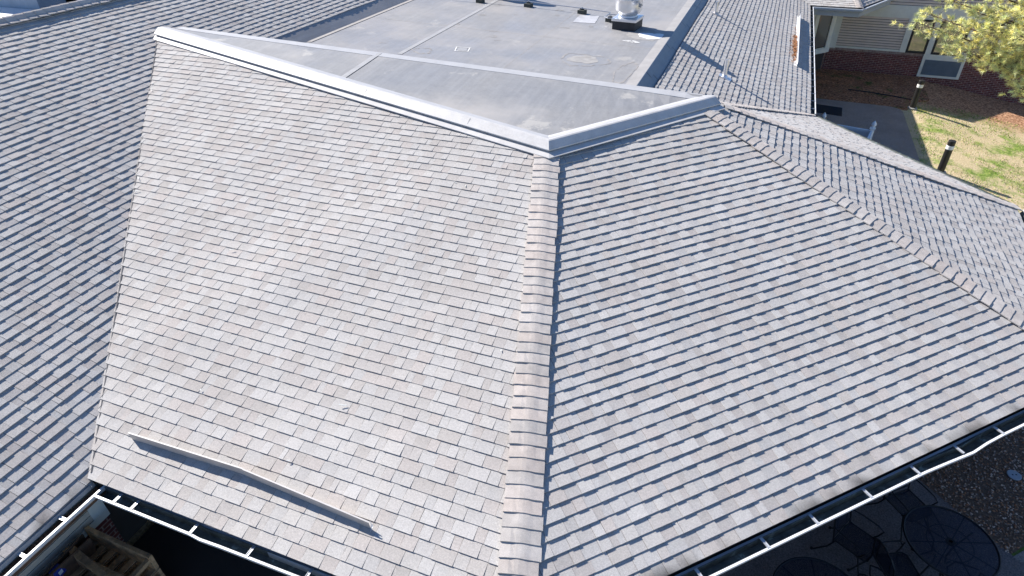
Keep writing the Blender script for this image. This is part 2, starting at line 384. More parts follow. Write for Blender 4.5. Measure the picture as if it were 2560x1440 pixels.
# outer slope beyond the long left ridge
MB().prism([(-13.6, -20), (-13.6, 45), (-20.8, 45), (-20.8, -20)], lambda x, y: 5.9 + (x + 13.6) * .41, lambda x, y: 6.07 + (x + 13.6) * .41).build('roof_slope', M_CAP, building, label='far side of the long left ridge')

# ------------------------------------------------------------------ hip and ridge caps: one course piece after another, bent over the hip
def caps(p, q, zl, zr, half=.15, expo=.1429, h=.0125, label=None, flat=.0, rise=.006):
    """p: top, q: bottom in plan; zl / zr: planes left and right of travel p->q"""
    p = Vector(p); q = Vector(q); L = (q - p).length; d = (q - p).normalized(); nl = Vector((-d.y, d.x))
    mb = MB(); k = 0; sl_ = abs(zl(*q) - zl(*p)) / L; st = expo / math.sqrt(1 + sl_ * sl_); n = int(L / st)
    for k in range(n + 1):
        s0, s1 = k * st - .02, min((k + 1) * st, L + .02)
        hw = half * rnd(.95, 1.04); jl = rnd(-.006, .006); tc = rnd(.9, 1.08); tr_ = rnd(-.03, .03)
        tone = (tc + tr_, tc, tc - tr_ * .6); lf = rnd(0, .005); lfr = rnd(0, .010)
        cols = [-1, -.78, -.5, -.22, 0, .22, .5, .78, 1]; top = []; m = len(cols)
        for (s, hh) in ((s0, .003), (s1, h)):
            for c in cols:
                c2 = p + d * s + nl * (c * hw + jl); u1, u2 = zl(*c2), zr(*c2); z = (u1 + u2) / 2 - math.sqrt(((u1 - u2) / 2) ** 2 + .016 ** 2) + .016 + .008
                bend = rise * max(0, 1 - (abs(c) / .5) ** 2) + hh + .012 + (lf if c > .4 and hh > .01 else 0) + (lfr if c < -.4 and hh > .01 else 0)
                sk = d * rnd(-.002, .002) if hh > .01 else d * 0
                top.append((c2.x + sk.x, c2.y + sk.y, z + bend))
        bot = [(x, y, z - (.010 if i < m else .016)) for i, (x, y, z) in enumerate(top)]
        fs = [(i, i + 1, m + i + 1, m + i) for i in range(m - 1)]
        fs += [(m + i, m + i + 1, 3 * m + i + 1, 3 * m + i) for i in range(m - 1)]
        fs += [(0, m, 3 * m, 2 * m), (m - 1, 3 * m - 1, 4 * m - 1, 2 * m - 1)]
        mb.add(top + bot, fs, tone)
    return mb.build('hip_cap', M_CAP, building, label=label)
caps((BC[0] + .045, BC[1] - .03), (-1.015, 2.42), zC, zB, half=.195, label='tan hip cap running down the centre of the roof')
caps((CD[0] + .05, CD[1] - .03), (4.86, 8.36), zD, zC, half=.15, label='hip cap between the two right hand slopes')
caps((HUB[0] + .15, HUB[1] + .05), (5.04, 13.38), zE, zD, half=.14, label='hip cap along the top right edge')
caps((HUB[0] + .12, HUB[1] + .2), (1.36, 16.82), zG, zE, half=.13, label='pale hip cap beside the slope with two pipes')
caps((1.6, 35.9), (3.2, 29.9), zX, zW, half=.14)
zAo = lambda x, y: 6.095 + (x + 13.61) * .41
caps((-13.61, 30), (-13.61, -3), lambda x, y: zA(x, y) + .03, lambda x, y: zAo(x, y) + .03, half=.17, label='ridge cap along the long left ridge', rise=.05, expo=.2)

# ------------------------------------------------------------------ triangular membrane roof with metal edge
zs = plane3((-12.1, 10.55, 5.60), (-2.79, 8.68, 5.08), (-.85, 11.25, 5.10))
T0, T1, T2 = (-12.15, 10.52), (-2.79, 8.66), (-.80, 11.10)
curb = [(T0[0], T0[1], zB(*T0)), (T1[0], T1[1], zB(*T1) + .005), (T2[0], T2[1], zC(*T2) - .005)]
RL, RR_ = (-12.02, 11.0, 5.56), (-.86, 11.33, 5.12)
mb = MB(); ms = MB(); NC = 40; RLv, RRv = Vector(RL), Vector(RR_); fp = [Vector((-12.08, 10.62, 5.59)), Vector((-2.82, 8.80, 5.0)), Vector((-.92, 11.05, 5.03))]
fl = [(fp[1] - fp[0]).length, (fp[2] - fp[1]).length]; ft = sum(fl)
for i in range(NC + 1):
    f = i / NC; g = f * ft; F_ = fp[0].lerp(fp[1], g / fl[0]) if g < fl[0] else fp[1].lerp(fp[2], (g - fl[0]) / fl[1]); R_ = RLv.lerp(RRv, f)
    mb.v += [tuple(R_), tuple(F_)]; dv = (F_ - R_); dv = dv * (min(.5, .17 / max(.01, abs(dv.y)))); k = Vector((0, 0, .005))
    ms.v += [tuple(R_ + k + Vector((0, .03, 0))), tuple(R_ + dv + k), tuple(R_ + dv - k), tuple(R_ - k)]
for i in range(NC):
    mb.f.append((2 * i, 2 * i + 1, 2 * i + 3, 2 * i + 2)); a = 4 * i; ms.f += [(a, a + 1, a + 5, a + 4), (a + 1, a + 2, a + 6, a + 5)]
mb.build('flat_roof', M_MEM2, building, label='triangular membrane roof behind the white metal edge'); ms.build('roof_seam', M_CANT, building)
# main flat roof and the slope that joins it to the triangle
FZ = 4.80
def fz(x): return 4.80 - .17 * (x + 10.62) / 8.37
def fq(x, y):
    k = 1 + (4.80 - fz(x)) / 3.957; return x * k, y * k
mb = MB(); N = 24; vs = []; 
for i in range(N + 1):
    f = i / N; x = RL[0] + (RR_[0] - RL[0]) * f; y = RL[1] + (RR_[1] - RL[1]) * f; z = RL[2] + (RR_[2] - RL[2]) * f
    x2 = -10.62 + (-2.31 + 10.62) * f; y2 = 13.3 - .5 * f
    vs += [(x, y, z), (x + (x2 - x) * .5, y + (y2 - y) * .5, fz(x) + (z - fz(x)) * .35), (x2, y2, fz(x2))]
fs = [(3 * i + j, 3 * i + 3 + j, 3 * i + 4 + j, 3 * i + 1 + j) for i in range(N) for j in (0, 1)]
mb.add(vs, fs)
mb.add([(-10.62, 13.3, FZ), (-2.31, 12.8, fz(-2.31)), (-2.31, 45, fz(-2.31)), (-10.62, 45, FZ)], [(0, 1, 2, 3)])
mb.build('flat_roof', M_MEM, building, label='large dusty black flat roof with exhaust fan')
# cant strip against slope A and along the east coping
MB().add([(-10.62, 13.3, FZ + .003), (-10.62, 45, FZ + .003), (-11.03, 45, zA(-11.03, 0) + .004), (-11.03, 12.5, zA(-11.03, 0) + .004), (-12.0, 11.05, zA(-12.0, 0) + .02)], [(0, 1, 2, 3), (0, 3, 4)]).build('roof_flashing', M_MEM, building, label='dark flashing strip between shingles and flat roof')
MB().box(-10.62, -10.5, 13.35, 45, FZ + .003, FZ + .009).build('roof_seam', M_RING, building)
def strip(a, b, w, z=.006, m=M_SEAM, name='roof_seam'):
    a = Vector(a); b = Vector(b); d = (b - a).normalized(); n = Vector((-d.y, d.x, 0)).normalized() * w / 2
    MB().add([a + n + Vector((0, 0, z)), a - n + Vector((0, 0, z)), b - n + Vector((0, 0, z)), b + n + Vector((0, 0, z))], [(0, 1, 2, 3)]).build(name, m, building)
strip((-7.98, 13.25, fz(-7.98)), (-8.30, 30, fz(-8.3)), .13); _a = RLv.lerp(RRv, .435); _b = fp[0].lerp(fp[1], .535); strip(_a, _b, .12, .005)
for (a, b) in (((-10.5, 16.2), (-2.5, 15.9)), ((-10.5, 20.4), (-2.5, 20.1)), ((-5.3, 13), (-5.5, 30))): strip((*a, fz(a[0])), (*b, fz(b[0])), .016, .002, M_RING)
# metal edge swept along B's top and C's top
path = [(c[0], c[1], c[2]) for c in curb]
fpath = path + [(-.66, 11.36, zC(-.80, 11.10) - .03)]
path = path[:2] + [(path[2][0], path[2][1], path[2][2] - .015), (-.66, 11.36, zC(-.80, 11.10) - .045)]
MB().sweep(fpath, [(.25, -.058), (.25, -.046), (.03, .018), (.0, .024), (.0, -.01)]).build('roof_flashing', M_WHITED, building, label='flat flashing strip under the white metal edge')
MB().sweep(path, [(.03, -.01), (.035, .022), (-.02, .022), (-.02, -.01)]).build('edge_gap_shade', M_DARK, building)  # near-black strip painting in the shade of the recess below the fascia
FASP = [(.135, .008), (.150, .014), (.147, .030), (.030, .118), (.005, .128), (-.03, .13), (-.03, .02), (.03, .015)]
MB().sweep(path, FASP).build('metal_fascia', M_WHITED, building, smooth=False, label='pale metal fascia around the triangular roof')
MB().sweep(path, [(-.028, .128), (-.08, .124), (-.26, .07), (-.30, .05), (-.30, .01), (-.028, .01)]).build('roof_edge_band', M_EDGE2, building)
for x, f in ((0, .35), (0, .62), (0, .85)):
    mb = MB()
    p = Vector(curb[0]).lerp(Vector(curb[1]), f); d = (Vector(curb[1]) - Vector(curb[0])).normalized(); mb.sweep([p, p + d * .012], [(.153, .014), (.150, .031), (.033, .12), (.02, .11), (.04, .02)])
    mb.build('fascia_joint', M_FASC, building)
# east coping of the main flat roof
pth = [(-2.31, 12.55, fz(-2.31)), (-2.36, 45, fz(-2.31))][::-1]
MB().sweep(pth[::-1], [(-.26, .004), (-.03, .028), (.0, .032), (.0, 0)]).build('roof_edge_band', M_EDGE, building)
MB().sweep(pth[::-1], [(.0, .036), (.012, .034), (.125, -.075), (.12, -.085), (.0, -.09)]).build('coping', M_COPE, building, label='slate grey metal coping along the flat roof edge')
mb = MB().sweep(pth[::-1], [(.11, -.086), (.118, -.084), (.262, -.205), (.262, -.215), (.0, -.21)])
mb.build('coping', M_COPE, building, label='lower band of the slate grey coping')
for i in range(11):
    y = 13.9 + i * 2.45; z0 = fz(-2.31)
    MB().add([(-2.30, y, z0 + .037), (-2.30, y + .016, z0 + .037), (-2.182, y + .016, z0 - .072), (-2.182, y, z0 - .072)], [(0, 1, 2, 3)]).build('coping_joint', M_DARK, building)
    MB().add([(-2.185, y + .25, z0 - .082), (-2.185, y + .266, z0 - .082), (-2.045, y + .266, z0 - .2), (-2.045, y + .25, z0 - .2)], [(0, 1, 2, 3)]).build('coping_joint', M_DARK, building)
MB().prism([(-2.4, 12.6), (-2.4, 45), (-2.2, 45), (-2.2, 12.6)], 4.2, 4.55).build('parapet', M_WALLD, building)

# stains, marks, puddle on the flat roof
def blob(name, cx, cy, rx, ry, z, m, parent=building, ring=0, rot=0, seed=1, **k):
    rr = random.Random(seed); n = 40; z = z - FZ; cx, cy = fq(cx, cy); Zf = lambda X: fz(X) + z; ph = [rr.uniform(0, 6.28) for _ in range(4)]
    def rad(t): return 1 + .16 * math.sin(2 * t + ph[0]) + .1 * math.sin(3 * t + ph[1]) + .06 * math.sin(7 * t + ph[2]) + .03 * math.sin(13 * t + ph[3])
    out = []
    for i in range(n):
        t = 2 * math.pi * i / n; x, y = rx * rad(t) * math.cos(t), ry * rad(t) * math.sin(t); c_, s_ = math.cos(rot), math.sin(rot)
        out.append((cx + c_ * x - s_ * y, cy + s_ * x + c_ * y))
    mb = MB()
    if ring:
        wr = [ring * rr.uniform(.3, 1.4) for _ in range(n)]
        inn = [(cx + (x - cx) * (1 - wr[i]), cy + (y - cy) * (1 - wr[i])) for i, (x, y) in enumerate(out)]
        mb.add([(x, y, Zf(x)) for x, y in out] + [(x, y, Zf(x)) for x, y in inn], [(i, (i + 1) % n, n + (i + 1) % n, n + i) for i in range(n) if rr.random() > .12])
    else: mb.add([(x, y, Zf(x)) for x, y in out], [tuple(range(n))])
    return mb.build(name, m, parent, **k)
blob('silt_stain', -3.72, 13.95, .30, .36, FZ + .0035, M_SILT, seed=3); blob('silt_stain', -3.70, 13.9, .5, .55, FZ + .0045, M_RING, ring=.06, seed=4)
blob('silt_stain', -7.5, 13.5, .28, .22, FZ + .0045, M_RING, ring=.14, seed=5); blob('silt_stain', -2.65, 13.3, .22, .7, FZ + .0045, M_RING, ring=.1, seed=6)
blob('silt_stain', -2.93, 16.6, .42, .7, FZ + .003, M_SILT, seed=9)
for i in range(16): blob('silt_stain', rnd(-10, -2.9), rnd(13.4, 19), rnd(.05, .14), rnd(.03, .09), FZ + .0052, M_RING, ring=.35, seed=20 + i)
blob('coating_patch', -2.68, 16.42, .30, .36, FZ + .0065, M_MEMW, seed=8, label='spilled white coating beside the exhaust fan')
MB().prism([fq(*p) for p in ((-4.95, 17.25), (-4.35, 17.3), (-4.45, 18.15), (-5.0, 18.1))], lambda x, y: fz(x) + .003, lambda x, y: fz(x) + .007).build('repair_patch', M_PATCH, building, label='pale square patch on the flat roof')
blob('paint_mark', -3.04, 15.76, .20, .09, FZ + .0062, M_MARK, ring=.75, seed=12)
mb = MB()
q = [(-6.89, 13.99), (-6.58, 14.05), (-6.66, 14.35), (-6.99, 14.30)]
for i in range(4):
    a, b = Vector((*q[i], fz(q[i][0]) + .006)), Vector((*q[(i + 1) % 4], fz(q[(i + 1) % 4][0]) + .006)); d = (b - a).normalized() * .02; n_ = Vector((-d.y, d.x, 0)) * .7
    mb.add([a - d + n_, a - d - n_, b + d - n_, b + d + n_], [(0, 1, 2, 3)])
mb.build('paint_mark', M_MARK, building, label='small white painted square outline on the flat roof')
MB().prism([(-6.84, 14.04), (-6.63, 14.08), (-6.70, 14.30), (-6.93, 14.26)], lambda x, y: fz(x) + .003, lambda x, y: fz(x) + .0055).build('paint_mark', M_SEAM, building)

# ------------------------------------------------------------------ gutters
TR = [(0, -.005), (.0, -.115), (.085, -.118), (.10, -.075), (.128, -.03), (.128, -.012), (.124, -.012), (.124, -.03), (.097, -.073), (.082, -.113), (.004, -.111), (.004, -.005)]
LIP = [(.128, -.055), (.137, -.03), (.139, .001), (.115, .001), (.115, -.007), (.131, -.009), (.129, -.03), (.122, -.055)]
def gutter(path, hang, label, lipmat=M_WHITE):
    g = MB().sweep(path, TR).build('gutter', M_TROUGH, building, label=label)
    MB().sweep(path, LIP).build('gutter_lip', lipmat, g)
    o = MB().sweep(path, [(.0865, -.121), (.102, -.076), (.1305, -.031), (.1305, -.050), (.106, -.08), (.0885, -.121)]).build('gutter_face', M_WHITED, g)
    for (x, y, ang) in hang:
        T = Matrix.Translation((x, y, 0)) @ Matrix.Rotation(ang, 4, 'Z'); z = path[0][2]
        m_ = MB().box(-.0, .126, -.016, .016, z - .004, z + .003, T); m_.box(.0, .124, -.016, -.012, z - .004, z + .009, T); m_.box(.0, .124, .012, .016, z - .004, z + .009, T)
        m_.box(.05, .065, -.006, .006, z + .003, z + .005, T)
        m_.build('gutter_bracket', M_HANG, g)
    return g
ne = Vector((1, 1, 0)).normalized(); se = Vector((1, -1, 0)).normalized()
def cpt(t, o=0, dz=0): p = Vector((-1.03, 2.44, 2.955)) + ne * t + se * o; return (p.x, p.y, p.z + dz)
pc = [cpt(0), cpt(2.4), cpt(3.6), cpt(5.0), cpt(5.35, .012, -.004), cpt(5.75, .028, -.012), cpt(6.0, .008, -.004), cpt(6.3), cpt(8.27), (4.93 + .1, 8.30, 2.95)]
cxs = [-.2, .41, .98, 1.44, 1.98, 2.50, 3.00, 3.49, 4.1]
gutter(pc[:-1], [(cpt((x - .06 + 1.03) * 1.414)[0], cpt((x - .06 + 1.03) * 1.414)[1], -math.pi / 4) for x in cxs], 'white gutter below the slope right of the centre hip')
pb = [(-5.955, 2.515, 2.955), (-4.6, 2.512, 2.955), (-4.45, 2.50, 2.952), (-4.2, 2.507, 2.955), (-2.8, 2.52, 2.955), (-1.05, 2.49, 2.955)]
gutter(pb, [(x, 2.51, -math.pi / 2) for x in (-5.66, -5.41, -4.59, -3.86, -3.16, -2.5, -1.8)], 'white gutter at the bottom, bent near its middle')
pa = [(-6.075, 2.56, 2.95), (-6.085, 1.6, 2.95), (-6.09, .6, 2.95), (-6.09, -3, 2.95)][::-1]
ga = gutter([(x, y, z) for x, y, z in pa], [(-6.085, 2.05, 0), (-6.085, 1.6, 0), (-6.085, 1.1, 0), (-6.085, .6, 0)], 'white gutter full of debris along the left eave')
# debris in the left gutter
mb = MB()
for i in range(500):
    x = -6.085 + rnd(.01, .115); y = rnd(-.5, 2.6); z = 2.95 - rnd(.045, .075); r = rnd(.006, .016)
    T = Matrix.Translation((x, y, z)) @ Matrix.Rotation(rnd(0, 6), 4, (rnd(-1, 1), rnd(-1, 1), 1)); mb.box(-r, r, -r * .6, r * .6, -r * .5, r * .5, T)
mb.box(-6.08, -5.965, -3, 2.55, 2.84, 2.895)
mb.build('gutter_debris', M_WOOD2, ga)
# metal drip edge on the left eave (blue grey strip seen above the gutter)
MB().sweep([(-6.075, -3, 2.995), (-6.075, 2.5, 2.985)], [(-.02, -.004), (.004, -.004), (.016, -.05), (.012, -.052), (-.02, -.05)]).build('drip_edge', M_FASC, building)
MB().sweep([(4.93, 8.35, 2.955), (5.03, 13.35, 2.93)], TR).build('gutter', M_TROUGH, building, label='gutter at the far right eave')
MB().sweep([(4.93, 8.35, 2.955), (5.03, 13.35, 2.93)], LIP).build('gutter_lip', M_WHITE, bpy.data.objects['gutter.003'] if 'gutter.003' in bpy.data.objects else building)
MB().sweep([(5.03, 13.42, 2.93), (1.42, 16.82, 3.13)], TR).build('gutter', M_TROUGH, building)
pf = [(1.345, 16.9, 3.155), (1.345, 29.85, 3.155)]
gf = gutter(pf, [(1.345, 17.25 + .62 * i, 0) for i in range(20)], 'long white gutter beside the lawn')
pw = [(1.45, 29.86, 3.16), (3.2, 29.86, 3.16), (4.75, 33.15, 3.16), (5.35, 34.4, 3.16)]
g = MB().sweep(pw, [(0, 0), (.11, 0), (.12, -.05), (.09, -.12), (0, -.13)]).build('gutter', M_SOFF, building, label='pale gutter round the corner of the far wing')
MB().sweep(pw, [(-.02, .015), (.03, .012), (.03, .0), (-.02, .0)]).build('drip_edge', M_DARK, building)
MB().sweep(pw, [(0, -.13), (0, -.30), (-.03, -.30), (-.03, -.13)]).build('fascia_board', M_SOFF, building)
# fascia boards + soffits of the near eaves
for pth_ in (pb, pc[:-1]):
    MB().sweep([(p[0], p[1], 2.95) for p in (pth_[0], pth_[-1])], [(-.004, -.01), (-.004, -.2), (-.03, -.2), (-.03, -.01)]).build('fascia_board', M_SOFF, building)
MB().sweep([(-6.08, -3, 2.95), (-6.08, 2.5, 2.95)], [(-.004, -.01), (-.004, -.2), (-.03, -.2), (-.03, -.01)]).build('fascia_board', M_SOFF, building)
MB().sweep([(1.345, 16.9, 3.15), (1.345, 29.85, 3.15)], [(-.004, -.01), (-.004, -.2), (-.03, -.2), (-.03, -.01)]).build('fascia_board', M_SOFF, building)
for poly, z in (([(-7.5, -3), (-6.12, -3), (-6.12, 2.56), (-7.5, 4)], 2.75), ([(-6.1, 2.56), (-1.1, 2.56), (-1.3, 5), (-7, 5)], 2.76), ([(-1.0, 2.6), (4.75, 8.35), (4, 9.5), (-2, 4)], 2.757), ([(-.3, 17), (1.3, 17), (1.3, 32.5), (-.3, 32.5)], 2.95), ([(1.3, 30), (3.15, 30), (4.65, 33.2), (1.3, 33.2)], 2.94)):
    MB().prism(poly, z, z + .02).build('soffit', M_SOFF, building)

# ------------------------------------------------------------------ rain diverters (angle metal lying on the shingles)
def diverter(p, q, zf, down, hgt, wid, m, label, foot=M_WHITED):
    p = Vector(p); q = Vector(q); up_ = -Vector(down); mb = MB(); mt = MB()
    P3 = lambda v, dz: Vector((v.x, v.y, zf(v.x, v.y) + dz))
    for (a, b) in zip((p,) , (q,)):
        A, B = P3(a, .012), P3(b, .012); U = Vector((up_.x, up_.y, 0)); th = U * .004
        tu = Vector((U.x * wid, U.y * wid, zf(a.x + U.x * wid, a.y + U.y * wid) - zf(a.x, a.y)))
        tu2 = Vector((U.x * wid, U.y * wid, zf(b.x + U.x * wid, b.y + U.y * wid) - zf(b.x, b.y)))
        Z = Vector((0, 0, hgt)) - U * .012; k = Vector((0, 0, .003))
        mb.add([A, B, B + Z, A + Z, A + th, B + th, B + th + Z, A + th + Z], [(0, 1, 2, 3), (7, 6, 5, 4), (3, 2, 6, 7), (0, 3, 7, 4), (1, 5, 6, 2)])
        mt.add([A + k, B + k, B + tu2 + k, A + tu + k, A - k, B - k, B + tu2 - k, A + tu - k], [(0, 1, 2, 3), (3, 2, 6, 7), (0, 3, 7, 4), (1, 5, 6, 2)])
        mt.add([A + Z, B + Z, B + Z + U * .014 + k, A + Z + U * .014 + k], [(0, 1, 2, 3)])
    o = mb.build('rain_diverter', m, building, label=label); mt.build('diverter_flange', foot, o); return o
dS = Vector((0, -1)); diverter((-5.95, 3.015), (-4.35, 3.055), zB, dS, .115, .05, M_DIV, 'left length of the bent metal rain diverter above the bottom gutter', M_FLASH)
diverter((-4.352, 3.050), (-2.745, 2.975), zB, dS, .115, .05, M_DIV, 'right length of the bent metal rain diverter above the bottom gutter', M_FLASH)
MB().add([(-2.745, 2.975, zB(0, 2.975) + .01), (-2.735, 2.93, zB(0, 2.93) + .005), (-2.70, 2.97, zB(0, 2.97) + .09), (-2.745, 2.99, zB(0, 2.99) + .12)], [(0, 1, 2, 3)]).build('diverter_end', M_WHITE, building)
dE = Vector((1, 0)); diverter((.94, 20.25), (.94, 23.4), zF, dE, .13, .09, M_WHITE, 'near length of the white rain diverter beside the far gutter', M_WHITE)
diverter((.94, 23.41), (.94, 26.75), zF, dE, .13, .09, M_WHITE, 'far length of the white rain diverter beside the far gutter', M_WHITE)
mb = MB()
for i in range(420):
    y = random.gauss(22.3, .8); x = .90 - abs(random.gauss(0, .07)); z = zF(x, y) + .02 + rnd(0, .03); r = rnd(.012, .035)
    T = Matrix.Translation((x, y, z)) @ Matrix.Rotation(rnd(0, 6), 4, (rnd(-.4, .4), rnd(-.4, .4), 1)); mb.box(-r, r, -r * .5, r * .5, -.002, .002, T)
mb.build('leaf_litter', M_LEAF, None, label='orange dead leaves caught behind the white rain diverter', cat='leaves', kind='stuff')

mb = MB(); rd = random.Random(3)
for i in range(18):
    if i % 2: x, y = rd.uniform(-12, -6.4), rd.uniform(0, 9); zf = zA
    else: x, y = rd.uniform(-8, -2), rd.uniform(3, 8); zf = zB
    if (zf is zA) != (y < 2.45 + (-6.1 - x) * 1.32): zf = zA if zf is zB else zB
    z = zf(x, y) + .03; l = rd.uniform(.008, .02) if i % 6 else rd.uniform(.02, .05); T = Matrix.Translation((x, y, z)) @ Matrix.Rotation(rd.uniform(0, 6), 4, 'Z') @ Matrix.Rotation(rd.uniform(-.3, .3), 4, 'Y')
    mb.box(-l, l, -.004, .004, -.002, .004, T)
for i in range(5):
    f = rd.uniform(.05, .9); x, y = -6.1 + f * -6.0 + .05, 2.5 + f * 7.9; l = rd.uniform(.02, .07); T = Matrix.Translation((x, y, zB(x, y) + .035)) @ Matrix.Rotation(rd.uniform(0, 6), 4, 'Z'); mb.box(-l, l, -.004, .004, -.003, .004, T)
mb.build('twigs', M_TRIM, None, label='scattered pale twigs and grit on the shingles near the valley', cat='debris', kind='stuff')
# ------------------------------------------------------------------ walls
def wall(poly, z0, z1, m=M_WALLD, name='wall', uv=None, **k):
    mb = MB().prism(poly, z0, z1)
    if uv: mb.uv = uv
    return mb.build(name, m, building, **k)
uvx = lambda v: (v.x, v.z); uvy = lambda v: (v.y, v.z)
# core masses
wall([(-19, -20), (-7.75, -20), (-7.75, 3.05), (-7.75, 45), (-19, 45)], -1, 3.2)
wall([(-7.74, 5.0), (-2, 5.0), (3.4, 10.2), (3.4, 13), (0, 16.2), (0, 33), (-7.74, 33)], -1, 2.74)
# left courtyard wall (x = -7.55): brick base, cap, siding, corner board
wall([(-7.75, -3), (-7.55, -3), (-7.55, 3.05), (-7.75, 3.05)], -.02, .93, M_BRICK, uv=uvy, label='dark red brick base in the lower left courtyard')
wall([(-7.74, -3), (-7.52, -3), (-7.52, 3.07), (-7.74, 3.07)], .93, 1.05, M_TRIM, 'wall_trim')
mb = MB()
for i in range(17): z = 1.05 + i * .11; mb.prism([(-7.56, -3), (-7.53, -3), (-7.53, 2.86), (-7.56, 2.86)], z + .013, z + .108)
mb.build('siding', M_SIDING2, building, label='beige siding in the lower left courtyard')
wall([(-7.74, 2.86), (-7.525, 2.86), (-7.525, 3.07), (-7.74, 3.07)], 1.05, 2.75, M_TRIM, 'corner_board')
# far wing: wall at y = 32.8
WY = 32.8
wall([(2.62, WY), (14, WY), (14, WY + .25), (2.62, WY + .25)], -1.6, .86, M_BRICK, uv=uvx, label='dark red brick base of the far wing')
mb = MB()
for i in range(int(11.3 / .0775)): x = 2.64 + i * .0775; mb.box(x, x + .069, WY - .008, WY + .05, .862, .975)
mb.build('brick_course', M_BRICK, building); wall([(2.62, WY + .002), (14, WY + .002), (14, WY + .2), (2.62, WY + .2)], .86, .972, M_CONC, 'mortar_bed')
wall([(2.66, WY - .02), (5.72, WY - .02), (5.72, WY + .2), (2.66, WY + .2)], .975, 1.06, M_TRIM, 'wall_trim')
mb = MB()
for i in range(12): z = 1.06 + i * .108; mb.box(2.9, 5.5, WY - .018, WY + .01, z + .022, z + .107)
mb.build('siding', M_SIDING, building, label='taupe lap siding of the far wing')
wall([(2.60, WY - .03), (2.92, WY - .03), (2.92, WY + .2), (2.60, WY + .2)], .95, 3.0, M_TRIM, 'corner_board')
wall([(2.66, WY + .02), (14, WY + .02), (14, WY + .2), (2.66, WY + .2)], .975, 3.0)
wall([(2.93, WY - .035), (14, WY - .035), (14, WY + .15), (2.93, WY + .15)], 2.36, 2.86, M_TRIM, 'wall_trim', label='broad pale trim board above the far windows')
mb = MB()
for i in range(13): z = 2.86 + i * .108; mb.box(4.5, 14, WY - .018, WY + .01, z + .022, z + .107)
mb.build('siding', M_SIDING, building); wall([(4.75, WY), (14, WY), (14, 40), (4.75, 40)], 2.86, 4.2)
wall([(4.75, WY - .35), (14.3, WY - .35), (14.3, 41), (4.75, 41)], 4.2, 4.4, M_CAP, 'roof_slope', label='roof edge above the far windows')
# windows
def window(x0, x1, z0, z1, label):
    f = MB(); t = .085
    f.box(x0, x1, WY - .05, WY + .03, z0, z0 + t).box(x0, x1, WY - .05, WY + .03, z1 - t, z1).box(x0, x0 + t, WY - .05, WY + .03, z0 + t, z1 - t).box(x1 - t, x1, WY - .05, WY + .03, z0 + t, z1 - t)
    o = f.build('window', M_BLACK, building, label=label)
    MB().box(x0 + t, x1 - t, WY - .022, WY - .012, z0 + t, z1 - t).build('pane', M_GLASS, o)
window(5.74, 6.5, .98, 2.36, 'black framed window beside the taupe siding'); window(6.72, 7.83, .98, 2.36, 'black framed window above the grey louvre panel'); window(8.08, 8.98, .98, 2.36, 'black framed window right of the louvre panel'); window(9.3, 10.3, .98, 2.36, 'black framed window partly behind the pine')
for (x0, x1) in ((5.5, 5.735), (6.505, 6.715), (7.835, 8.075), (8.985, 9.295), (10.31, 11.0)): wall([(x0, WY - .045), (x1, WY - .045), (x1, WY + .1), (x0, WY + .1)], .978, 2.358, M_TRIM, 'window_trim')
wall([(6.48, WY - .06), (8.1, WY - .06), (8.1, WY + .1), (6.48, WY + .1)], .80, .976, M_TRIM, 'window_trim')
wall([(6.48, WY - .055), (8.1, WY - .055), (8.1, WY + .02), (6.48, WY + .02)], .02, .80, M_TRIM, 'louvre_panel', label='grey louvre panel in a pale frame under the middle window')
lp = bpy.data.objects['louvre_panel']; mb = MB()
for i in range(26): z = .12 + i * .0245; mb.add([(6.6, WY - .075, z), (7.98, WY - .075, z), (7.98, WY - .06, z + .022), (6.6, WY - .06, z + .022)], [(0, 1, 2, 3)])
mb.build('louvre_slats', M_COPE, lp)
# angled bay left of the corner
A_, B_ = Vector((1.55, 31.35, 0)), Vector((2.62, 32.62, 0)); d = (B_ - A_).normalized(); T = Matrix.Translation(A_) @ Matrix.Rotation(math.atan2(d.y, d.x), 4, 'Z'); Ln = (B_ - A_).length
MB().box(-.3, Ln, 0, .3, .80, 3.0, T).build('wall', M_TRIM, building); MB().box(-.3, Ln + .05, .15, .5, -.02, .80, T).build('wall', M_WALLD, building)
MB().box(-.3, Ln + .03, -.06, .1, .80, 1.0, T).build('window_sill', M_TRIM, building)
wbay = MB().box(.55, Ln - .28, -.02, .02, 1.04, 2.7, T).build('window', M_BLACK, building, label='tall dark window in the angled bay under the corner eave')
MB().box(.60, Ln - .33, -.026, -.021, 1.09, 2.65, T).build('pane', M_GLASS, wbay)
MB().box(.3, .54, -.05, .02, 1.0, 2.9, T).box(Ln - .27, Ln, -.05, .02, 1.0, 2.9, T).build('window_trim', M_TRIM, building)

